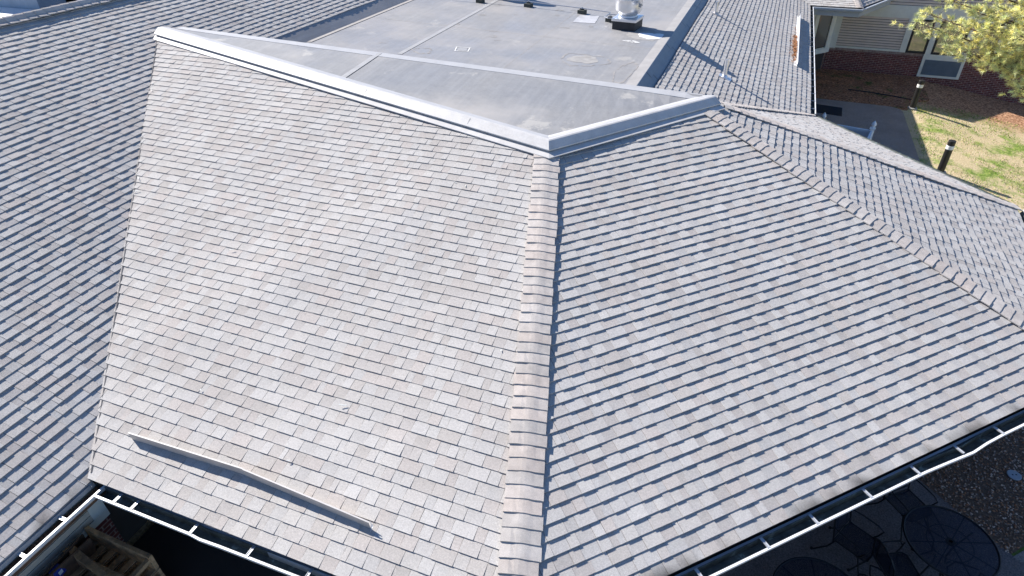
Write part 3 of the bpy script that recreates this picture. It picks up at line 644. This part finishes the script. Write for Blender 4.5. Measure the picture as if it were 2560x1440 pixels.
# ------------------------------------------------------------------ things on the roof
# exhaust fans
def fan(x, y, rz, label, sc=1):
    x, y = fq(x, y); r = empty('exhaust_fan', (x, y, fz(x)), rz, label=label, cat='roof fan', group='aluminium exhaust fans on the flat roof')
    r.scale = (sc, sc, sc)
    MB().box(-.31, .31, -.33, .33, -.03, .24).build('curb', M_BLACK, r)
    MB().box(-.335, .335, -.355, .355, .215, .285).build('curb_cap', M_GALV, r, bevel=.006)
    MB().lathe([(.26, .285), (.235, .33), (.225, .345)], 32).build('neck', M_GALV, r, smooth=True)
    MB().lathe([(.20, .345), (.25, .36), (.315, .41), (.345, .48), (.352, .60), (.352, .72), (.368, .73), (.368, .75), (.335, .75), (.335, .62), (.2, .58), (.001, .57)], 40).build('windband', M_GALV, r, smooth=True)
    MB().lathe([(.27, .66), (.275, .95), (.255, 1.12), (.20, 1.28), (.11, 1.40), (.001, 1.44)], 32).build('motor_cover', M_GALV, r, smooth=True)
    for k in range(3):
        a = k * 2.1 + .3; MB().tube([(.34 * math.cos(a), .34 * math.sin(a), .72), (.22 * math.cos(a), .22 * math.sin(a), .72)], .012, 6).build('support_arm', M_GALV, r)
    a = R(-20); MB().box(.35, .385, -.02, .02, .56, .64, Matrix.Rotation(a, 4, 'Z')).build('latch', M_FASC, r)
    MB().tube([(.355, -.05, .60), (.38, -.05, .60)], .014, 8).build('bolt', M_FASC, r)
fan(-3.44, 17.08, R(-6), 'round silver exhaust fan on a black curb beside the coping')
fan(-8.35, 19.95, R(-4), 'far exhaust fan casting the round shadow at the top edge', 1.12)
# conduit and its blocks
o = MB().tube([(*fq(-9.5, 19.0), fz(-9.5) + .15), (*fq(-8.3, 18.9), fz(-8.3) + .15), (*fq(-6.75, 18.74), fz(-6.75) + .15), (*fq(-5.0, 18.32), fz(-5.0) + .15), (*fq(-4.5, 18.2), fz(-4.5) + .14), (*fq(-4.14, 18.1), fz(-4.14) + .14), (*fq(-4.12, 17.95), fz(-4.12) + .14), (*fq(-4.16, 17.55), fz(-4.16) + .13), (*fq(-4.05, 17.45), fz(-4.05) + .13), (*fq(-3.77, 17.45), fz(-3.77) + .13)], .014, 8)
o.tube([(*fq(-4.16, 17.9), fz(-4.16) + .13), (*fq(-3.9, 17.88), fz(-3.9) + .13), (*fq(-3.9, 17.55), fz(-3.9) + .13)], .012, 8)
o.build('conduit', M_GALV2, None, label='thin metal conduit running on blocks to the silver exhaust fan', cat='pipe')
for (x, y, lb) in ((-6.74, 18.74, 'dark support block in the round shadow'), (-5.0, 18.34, 'dark support block under the conduit, in open sun'), (-4.02, 17.62, 'dark support block touching the silver exhaust fan curb'), (-8.35, 18.9, 'support block at the top edge of the flat roof')):
    x, y = fq(x, y); b = empty('support_block', (x, y, fz(x)), R(-14), label=lb, cat='block', group='blocks carrying the conduit')
    MB().box(-.11, .11, -.09, .09, 0, .10).build('base_block', M_WOODB, b, bevel=.006)
    MB().box(-.05, .05, -.03, .03, .10, .135).build('top_block', M_WOODB, b)
    MB().box(-.012, .012, -.035, .035, .135, .172).build('pipe_clamp', M_GALV2, b)
# vent pipes on slope F
def vent(x, y, h, label, elbow):
    z = zF(x, y); r = empty('vent_pipe', (x, y, z), 0, label=label, cat='vent pipe', group='vent pipes on the slope beside the flat roof')
    MB().lathe([(.046, -.05), (.046, h), (.036, h), (.036, h - .06), (.001, h - .06)], 20).build('pipe', M_GALV, r, smooth=False)
    mb = MB(); a = zF(1, 0) - zF(0, 0)
    mb.prism([(-.13, -.12), (.17, -.12), (.17, .12), (-.13, .12)], lambda X, Y: a * X + .006, lambda X, Y: a * X + .016)
    mb.lathe([(.085, -.01), (.06, .05), (.047, .07)], 20); mb.build('pipe_flashing', M_GALV if elbow else M_FLASH, r)
vent(-.80, 16.36, .42, 'silver vent pipe nearest the triangular roof', True); vent(-1.66, 21.76, .36, 'silver vent pipe near the top edge of the picture', False)

# ------------------------------------------------------------------ ground
def gz(x, y):
    s = max(0, x - 5.6); s = s - .45 * (1 - math.exp(-s / .45)) if s > 0 else 0
    return -.17 * min(s, 7.5) if y > 14 else -.17 * min(s, 7.5) * max(0, (y - 11) / 3)
mb = MB(); xs = [-400, -60, -30, -10, 0, 2, 3, 4, 5] + [5.6 + .35 * i for i in range(26)] + [16, 20, 30, 60, 400]; ys = [-400, -60, -20, 0, 5, 9, 11, 12, 13, 14] + [14.5 + i for i in range(22)] + [45, 60, 150, 400]
for y in ys:
    for x in xs: mb.v.append((x, y, gz(x, y) + (.02 * math.sin(x * 2.1) * math.sin(y * 1.7) if 6 < x < 15 and y > 14 else 0) - .01))
nx = len(xs); mb.f = [(j * nx + i, j * nx + i + 1, (j + 1) * nx + i + 1, (j + 1) * nx + i) for j in range(len(ys) - 1) for i in range(nx - 1)]
mb.build('lawn', M_LAWN, None, smooth=True, kind='structure')
def sheet(name, poly, z, m, **k): return MB().prism(poly, z - .05, z).build(name, m, None, **k)
arc = [(5.45 - .55 * (1 - math.cos(t)), 27.65 + .55 * math.sin(t)) for t in [i * math.pi / 16 for i in range(9)]]
sheet('path', [(-1, 15.5), (5.46, 15.5), (5.45, 27.65)] + arc[1:] + [(-1, 28.5)], .004, M_PATH, kind='structure')
sheet('mulch_bed', [(-.5, 28.5), (4.9, 28.21), (5.6, 27.9), (6.2, 29.3), (6.6, 29.6), (6.6, WY + .1), (-.5, WY + .1)], -.001, M_MULCH, kind='structure')
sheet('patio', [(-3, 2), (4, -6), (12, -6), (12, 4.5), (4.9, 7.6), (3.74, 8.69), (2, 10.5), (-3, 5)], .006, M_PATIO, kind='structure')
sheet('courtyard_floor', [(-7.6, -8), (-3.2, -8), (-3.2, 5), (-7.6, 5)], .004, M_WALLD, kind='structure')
sheet('gravel_bed', [(4.86, 7.62), (9, 11.8), (8, 14), (2.4, 11), (2.2, 10.2), (3.74, 8.70)], .002, M_SOIL, kind='structure')
sheet('pavement', [(4.88, 7.58), (12, 4.5), (12, 14.7)], .010, M_PATH, kind='structure')
# pebbles
PT = [(1.3, .8, .5), (.9, .7, .55), (1.5, 1.4, 1.35), (.6, .45, .38), (1.1, .8, .6), (2.0, 1.95, 1.9), (.8, .75, .75), (1.2, .7, .45)]
mb = MB(); inside = lambda x, y: (y - x) > 2.78 and (x + y) > 12.45 and x < 7.2 and y < 12.2
cnt = 0
while cnt < 11000:
    x, y = rnd(2.8, 7.2), rnd(7.6, 12.2)
    if not inside(x, y): continue
    cnt += 1; r = rnd(.009, .024); e = rnd(.6, 1); hz = r * .55; a = rnd(0, 3.1); c_, s_ = math.cos(a), math.sin(a); z = .004 + rnd(0, .012)
    vs_ = [(r, 0, 0), (r * .5, r * .6 * e, 0), (-r * .5, r * .7 * e, 0), (-r, 0, 0), (-r * .5, -r * .6 * e, 0), (r * .6, -r * .6 * e, 0)]
    v_ = [(x + c_ * p - s_ * q, y + s_ * p + c_ * q, z) for p, q, _ in vs_] + [(x + .55 * (c_ * p - s_ * q), y + .55 * (s_ * p + c_ * q), z + hz) for p, q, _ in vs_]
    mb.add(v_, [(i, (i + 1) % 6, 6 + (i + 1) % 6, 6 + i) for i in range(6)] + [(6, 7, 8, 9, 10, 11)], random.choice(PT))
mb.build('gravel', M_PEB, None, label='brown and white river pebbles in the planting bed', cat='gravel', kind='stuff')
# grass tufts
mb = MB()
for i in range(26000):
    x, y = rnd(5.6, 13), rnd(17, 29.6)
    nse = math.sin(x * 1.9 + 1) * math.sin(y * 1.1 + x * .5) + .5 * math.sin(x * 4.1 + y * 3)
    if nse < rnd(-.9, .9): continue
    z = gz(x, y) - .01; a = rnd(0, 6.28); h_ = rnd(.03, .075); w_ = rnd(.006, .014); lx, ly = rnd(-.03, .03), rnd(-.03, .03)
    g = rnd(.7, 1.4); tn = (.22 * g, .34 * g, .06 * g) if rnd(0, 1) < .72 else (.42 * g, .36 * g, .16 * g)
    mb.add([(x - w_ * math.cos(a), y - w_ * math.sin(a), z), (x + w_ * math.cos(a), y + w_ * math.sin(a), z), (x + lx, y + ly, z + h_)], [(0, 1, 2)], tn)
mg = M('grass_blade', (1, 1, 1), .8, attr=True, spec=.2); mb.build('grass', mg, None, label='patchy green grass blades on the lawn', cat='grass', kind='stuff')
MB().prism([(2.0, 26.6), (3.23, 26.42), (3.28, 27.42), (2.0, 27.62)], .004, .014).build('door_mat', M_MAT, None, label='dark rectangular mat lying on the path beside the building', cat='door mat')
MB().tube([(3.6, 29.9, .02), (4.4, 29.75, .03), (5.2, 29.55, .02), (5.9, 29.3, .02)], .02, 6).build('edging_strip', M_BLACK, None, label='dark bed edging lying in the mulch near the brick wall', cat='edging')

# ------------------------------------------------------------------ bollards
def bollard(x, y, h, label, src=None):
    r = empty('bollard', (x, y, gz(x, y)), label=label, cat='bollard', group='black bollards on the lawn')
    MB().lathe([(.105, -.3), (.105, h - .02), (.098, h), (.001, h + .004)], 28).build('post', M_BOLL, r)
    MB().lathe([(.1065, h - .27), (.1085, h - .265), (.1085, h - .155), (.1065, h - .15)], 28).build('band', M_BAND, r)
    MB().lathe([(.17, -.1), (.17, .03), (.16, .045), (.11, .05)], 24).build('footing', M_CONC, r)
bollard(5.83, 28.25, 1.10, 'black bollard with white band near the brick wall'); bollard(5.94, 22.1, 1.06, 'black bollard with white band nearest the roof edge')

# ------------------------------------------------------------------ white vinyl fence
fr = empty('vinyl_fence', (2.9, 21.8, 0), R(-12), label='white vinyl fence with pointed post caps beyond the roof edge', cat='fence')
def fpost(x, y):
    p = MB().box(x - .06, x + .06, y - .06, y + .06, 0, 1.30).build('fence_post', M_VINYL, fr, bevel=.005)
    m_ = MB().box(x - .08, x + .08, y - .08, y + .08, 1.30, 1.33); m_.lathe([(.07, 1.33), (.03, 1.35), (.05, 1.375), (.075, 1.43), (.06, 1.48), (.025, 1.53), (.001, 1.56)], 14, (x, y, 0)); m_.build('post_cap', M_VINYL, p)
fpost(-.74, 0); fpost(.72, 0); fpost(.72, -1.6)
MB().box(-.68, .66, -.02, .02, .08, 1.15).build('fence_panel', M_VINYL, fr); MB().box(-.68, .66, -.035, .035, 1.15, 1.24).build('fence_rail', M_VINYL, fr)
MB().box(.70, .74, -1.54, -.06, .08, 1.15).build('fence_panel', M_VINYL, fr); MB().box(.685, .755, -1.54, -.06, 1.15, 1.24).build('fence_rail', M_VINYL, fr)

# ------------------------------------------------------------------ patio furniture
def table(x, y, r, label):
    t = empty('patio_table', (x, y, .006), rnd(0, 1), label=label, cat='table', group='round mesh patio tables')
    h = .72; MB().lathe([(.03, h - .004), (r - .01, h - .004), (r - .01, h), (.03, h), (.03, h - .004)], 48).build('table_top', M_MESH, t)
    MB().tube([(r * math.cos(a), r * math.sin(a), h - .004) for a in [i * math.pi / 24 for i in range(49)]], .016, 8, False).build('rim', M_IRON, t)
    MB().lathe([(.028, h - .02), (.06, h - .02), (.06, h + .006), (.028, h + .006), (.028, h - .02)], 20).build('hub', M_IRON, t)
    mb = MB()
    for k in range(8): a = k * math.pi / 4; mb.tube([(.05 * math.cos(a), .05 * math.sin(a), h - .012), (r * math.cos(a), r * math.sin(a), h - .012)], .009, 6)
    mb.tube([(r * .5 * math.cos(a), r * .5 * math.sin(a), h - .03) for a in [i * math.pi / 16 for i in range(33)]], .007, 6, False)
    mb.build('spokes', M_IRON, t)
    for k in range(4):
        a = k * math.pi / 2 + .4; c_, s_ = math.cos(a), math.sin(a)
        MB().tube([(r * .75 * c_, r * .75 * s_, h - .02), (r * .3 * c_, r * .3 * s_, .5), (.13 * c_, .13 * s_, .3), (r * .4 * c_, r * .4 * s_, .05), (r * .62 * c_, r * .62 * s_, .012)], .012, 8).build('leg', M_IRON, t)
table(3.74, 6.93, .58, 'round mesh table beside the gravel bed'); table(2.04, 5.42, .58, 'round mesh table cut by the bottom edge')
def chair(x, y, rz, label):
    c = empty('patio_chair', (x, y, .006), rz, label=label, cat='chair', group='dark mesh patio chairs')   # faces +x
    MB().box(-.22, .24, -.22, .22, .425, .431).build('seat', M_MESH, c)
    MB().tube([(-.22, -.23, .43), (.2, -.23, .435), (.25, -.19, .43), (.25, .19, .43), (.2, .23, .435), (-.22, .23, .43), (-.22, -.23, .43)], .011, 8).build('seat_frame', M_IRON, c)
    bk_ = MB().add([(-.24, -.2, .5), (-.24, .2, .5), (-.32, .2, .88), (-.33, 0, .93), (-.32, -.2, .88), (-.246, -.2, .5), (-.246, .2, .5), (-.326, .2, .88), (-.336, 0, .93), (-.326, -.2, .88)], [(0, 1, 2, 3, 4), (9, 8, 7, 6, 5)]).build('backrest', M_MESH, c)
    fr_ = MB().tube([(-.22, -.24, .40), (-.25, -.24, .55), (-.32, -.225, .85), (-.345, -.14, .94), (-.35, 0, .965), (-.345, .14, .94), (-.32, .225, .85), (-.25, .24, .55), (-.22, .24, .40)], .012, 8)
    fr_.tube([(-.235, -.235, .5), (-.235, .235, .5)], .009, 6); fr_.tube([(-.25, -.14, .5), (-.335, -.14, .93)], .006, 6); fr_.tube([(-.25, .14, .5), (-.335, .14, .93)], .006, 6)
    fr_.build('back_frame', M_IRON, bk_)
    for s in (-1, 1):
        MB().tube([(-.29, s * .24, .68), (-.1, s * .27, .67), (.12, s * .275, .66), (.2, s * .27, .62), (.16, s * .25, .5), (.12, s * .24, .43)], .011, 8).build('armrest', M_IRON, c)
        MB().tube([(.14, s * .24, .43), (.2, s * .25, .25), (.30, s * .27, .03), (.33, s * .27, .012)], .011, 8).build('leg', M_IRON, c)
        MB().tube([(-.2, s * .24, .43), (-.26, s * .25, .25), (-.40, s * .27, .03), (-.43, s * .27, .012)], .011, 8).build('leg', M_IRON, c)
        MB().lathe([(.022, 0), (.022, .02), (.001, .024)], 10, (-.43, s * .27, 0)).build('foot_pad', M_IRON, c)
chair(3.38, 7.66, R(-50), 'mesh chair at the far end of the patio against the gravel'); chair(2.62, 6.72, R(-30), 'mesh chair in the open between the two tables'); chair(3.12, 6.45, R(25), 'mesh chair tucked sideways against the large table'); chair(2.75, 5.9, R(150), 'mesh chair facing the table at the bottom edge'); chair(3.9, 6.35, R(110), 'mesh chair under the near rim of the large table')
dsc = empty('drain_cover', (5.25, 9.28, .02), 0, label='pale round cover with two holes lying on the gravel', cat='cover')
MB().lathe([(.001, .0), (.105, .0), (.105, .014), (.1, .018), (.001, .018)], 28).build('cover_plate', M_DISC, dsc)
for k in (-1, 1): MB().lathe([(.014, .0185), (.014, .0195), (.001, .0195)], 12, (k * .028, k * .01, 0)).build('hole', M_BLACK, dsc)

# ------------------------------------------------------------------ pallets in the lower left courtyard
def pallet(x, y, z, rz, label, tilt=0):
    r = empty('pallet', (x, y, z), rz, label=label, cat='pallet', group='wooden pallets stacked in the courtyard'); r.rotation_euler.x = tilt
    for k in range(3):
        yy = -.48 + k * .48; MB().box(-.6, .6, yy - .02, yy + .02, .018, .11).build('stringer', M_WOOD, r, bevel=.003)
    for k in range(7):
        xx = -.555 + k * .185; MB().box(xx - .045, xx + .045, -.5, .5, .11, .128).build('deck_board', M_WOOD, r, bevel=.002)
    for k in range(3):
        xx = -.555 + k * .555; MB().box(xx - .045, xx + .045, -.5, .5, 0, .018).build('bottom_board', M_WOOD, r)
    return r
for i in range(6): pallet(-6.88 + rnd(-.02, .02), 2.22 + rnd(-.02, .02), .005 + .135 * i, R(rnd(-1, 1)), 'wooden pallet number %s from the ground in the courtyard stack' % ['one', 'two', 'three', 'four', 'five', 'six'][i])
tp = empty('pallet', (-6.88, 2.2, .835), R(-1), label='upturned topmost pallet of the courtyard stack, stringers upward', cat='pallet', group='wooden pallets stacked in the courtyard')
for k in range(7): MB().box(-.6 + k * .185, -.51 + k * .185, -.52, .52, 0, .018).build('deck_board', M_WOOD, tp, bevel=.002)
for yy in (.50, .16, -.4): MB().box(-.60, .60, yy - .028, yy + .028, .018, .30 if yy > .4 else .26).build('stringer', M_WOOD, tp, bevel=.004)
for xx in (.57,): MB().box(xx - .03, xx + .03, -.5, .49, .20, .262).build('stringer', M_WOOD, tp, bevel=.004)
Tb = Matrix.Translation((-7.0, 2.34, 1.115)) @ Matrix.Rotation(R(-10), 4, 'Z')
MB().box(-.42, .5, -.045, .045, 0, .022, Tb).build('loose_board', M_WOOD, None, bevel=.002, label='loose board lying skewed across the top pallet', cat='board')
for k, (x, rz, lb) in enumerate(((-7.42, 4, 'dark brown board standing between pallets and wall'), (-7.34, -3, 'second dark brown board leaning beside the pallets'))):
    T = Matrix.Translation((x, 2.1, .62)) @ Matrix.Rotation(R(rz), 4, 'Z') @ Matrix.Rotation(R(8), 4, 'Y'); MB().box(-.012, .012, -.5, .5, -.6, .55, T).build('loose_board', M_WOOD2, None, label=lb, cat='board')
bc = empty('blue_crate', (-7.3, 2.12, 1.0), R(10), label='small blue container beside the stacked pallets', cat='container')
MB().box(-.05, .05, -.07, .07, 0, .14).build('crate_body', M_BLUE, bc, bevel=.008); MB().box(-.052, .052, -.03, .03, .04, .10).build('sticker', M_VINYL, bc)

# ------------------------------------------------------------------ pine tree
pine = empty('pine_tree', (10.6, 25.6, gz(10.6, 25.6)), label='sunlit pine tree reaching in from the right', cat='tree'); po = Vector(pine.location)
rp = random.Random(5); br = MB(); nd = MB()
br.tube([Vector((0, 0, -.2)), Vector((.05, .05, 3)), Vector((0, .1, 6)), Vector((.05, 0, 9))], [.22, .17, .11, .03], 12)
targets = []
for q in ((4.35, 24.6, 3.85), (4.55, 24.8, 4.1), (4.9, 24.5, 4.6), (5.3, 24.2, 3.3), (5.7, 24.6, 4.3), (5.9, 24.3, 3.15), (6.1, 24, 3.95), (6.4, 24.6, 3.1), (6.6, 24, 4.4), (7.0, 24.3, 3.5), (7.2, 24.6, 2.95), (7.4, 24.2, 4.1), (5.2, 25.0, 5.0), (6.0, 25.2, 5.1), (7.0, 25.2, 5.2), (7.9, 24.6, 3.3), (8, 24.3, 4.6), (6.9, 23.4, 3.9), (7.8, 24.2, 2.35), (7.55, 24.0, 2.28), (8.6, 23.8, 2.3), (8.4, 25.4, 5.4), (7.6, 23.2, 4.6), (8.3, 25.0, 3.9)): targets.append(Vector(q) - po)
for k in range(44):
    a = rp.uniform(-2.6, 2.6); rr_ = rp.uniform(1.2, 3.2); targets.append(Vector((rr_ * math.cos(a) + .2, rr_ * math.sin(a), rp.uniform(2.2, 8.6) + gz(10.6, 25) * -1)) )
tufts = []
for ti, tg in enumerate(targets):
    st = Vector((0, .05, max(1.5, tg.z - .25 * tg.xy.length))); mid = st.lerp(tg, .55) + Vector((0, 0, -.12))
    br.tube([st, mid, tg], [.05, .03, .01], 6)
    for s in range(85 if ti < 24 else 14):
        f = rp.uniform(.45, 1.0); c0 = st.lerp(mid, f / .55) if f < .55 else mid.lerp(tg, (f - .55) / .45)
        off = Vector((rp.gauss(0, 1), rp.gauss(0, 1), rp.gauss(0, .55))) * (.30 * (1.15 - .4 * f)); e = c0 + off; tufts.append((e, (off + (tg - st).normalized() * .35 + Vector((0, 0, .12))).normalized()))
        br.tube([c0, e], [.008, .004], 4, False)
    for s in range(3): tufts.append((tg + Vector((rp.gauss(0, .08), rp.gauss(0, .08), rp.gauss(0, .06))), (tg - mid).normalized()))
for (c0, d0) in tufts:
    g = rp.uniform(.75, 1.25); yel = rp.uniform(0, 1)
    for k in range(44):
        dd = (d0 * .9 + Vector((rp.gauss(0, .6), rp.gauss(0, .6), rp.gauss(0, .6)))).normalized(); ln = rp.uniform(.10, .19); sd2 = dd.cross(Vector((rp.gauss(0, 1), rp.gauss(0, 1), rp.gauss(0, 1)))).normalized() * .0075
        b0 = c0 + d0 * rp.uniform(-.09, .05); v = g * rp.uniform(.8, 1.25); tn = (v * (1 + .35 * yel), v * (1 + .12 * yel), v * (1 - .1 * yel))
        nd.add([b0 - sd2, b0 + sd2, b0 + dd * ln], [(0, 1, 2)], tn)
br.build('trunk', M_BARK, pine, smooth=True); nd.build('crown', M_NEEDLE, pine)

# ------------------------------------------------------------------ neighbouring roofs beyond the left ridge
nb = empty('neighbour_building', (-28, 17, 0), label='pale building with white flat roof beyond the left ridge', cat='building')
MB().box(-6, 3.1, -9, -.1, 0, 3.9).build('wall', M_BLUEW, nb); MB().box(-6.1, 3.2, -9.1, -.1, 3.9, 4.0).build('roof', M_MEMW, nb)
MB().box(-6, 2.9, -.08, 9, 0, 5.6).build('wall', M_BLUEW, nb); MB().box(-6.1, 3.0, -.16, 9.1, 5.6, 5.75).build('roof', M_WHITED, nb)
MB().box(2.3, 2.9, 1.0, 2.2, 3.0, 5.2).build('awning', M_REDB, nb)
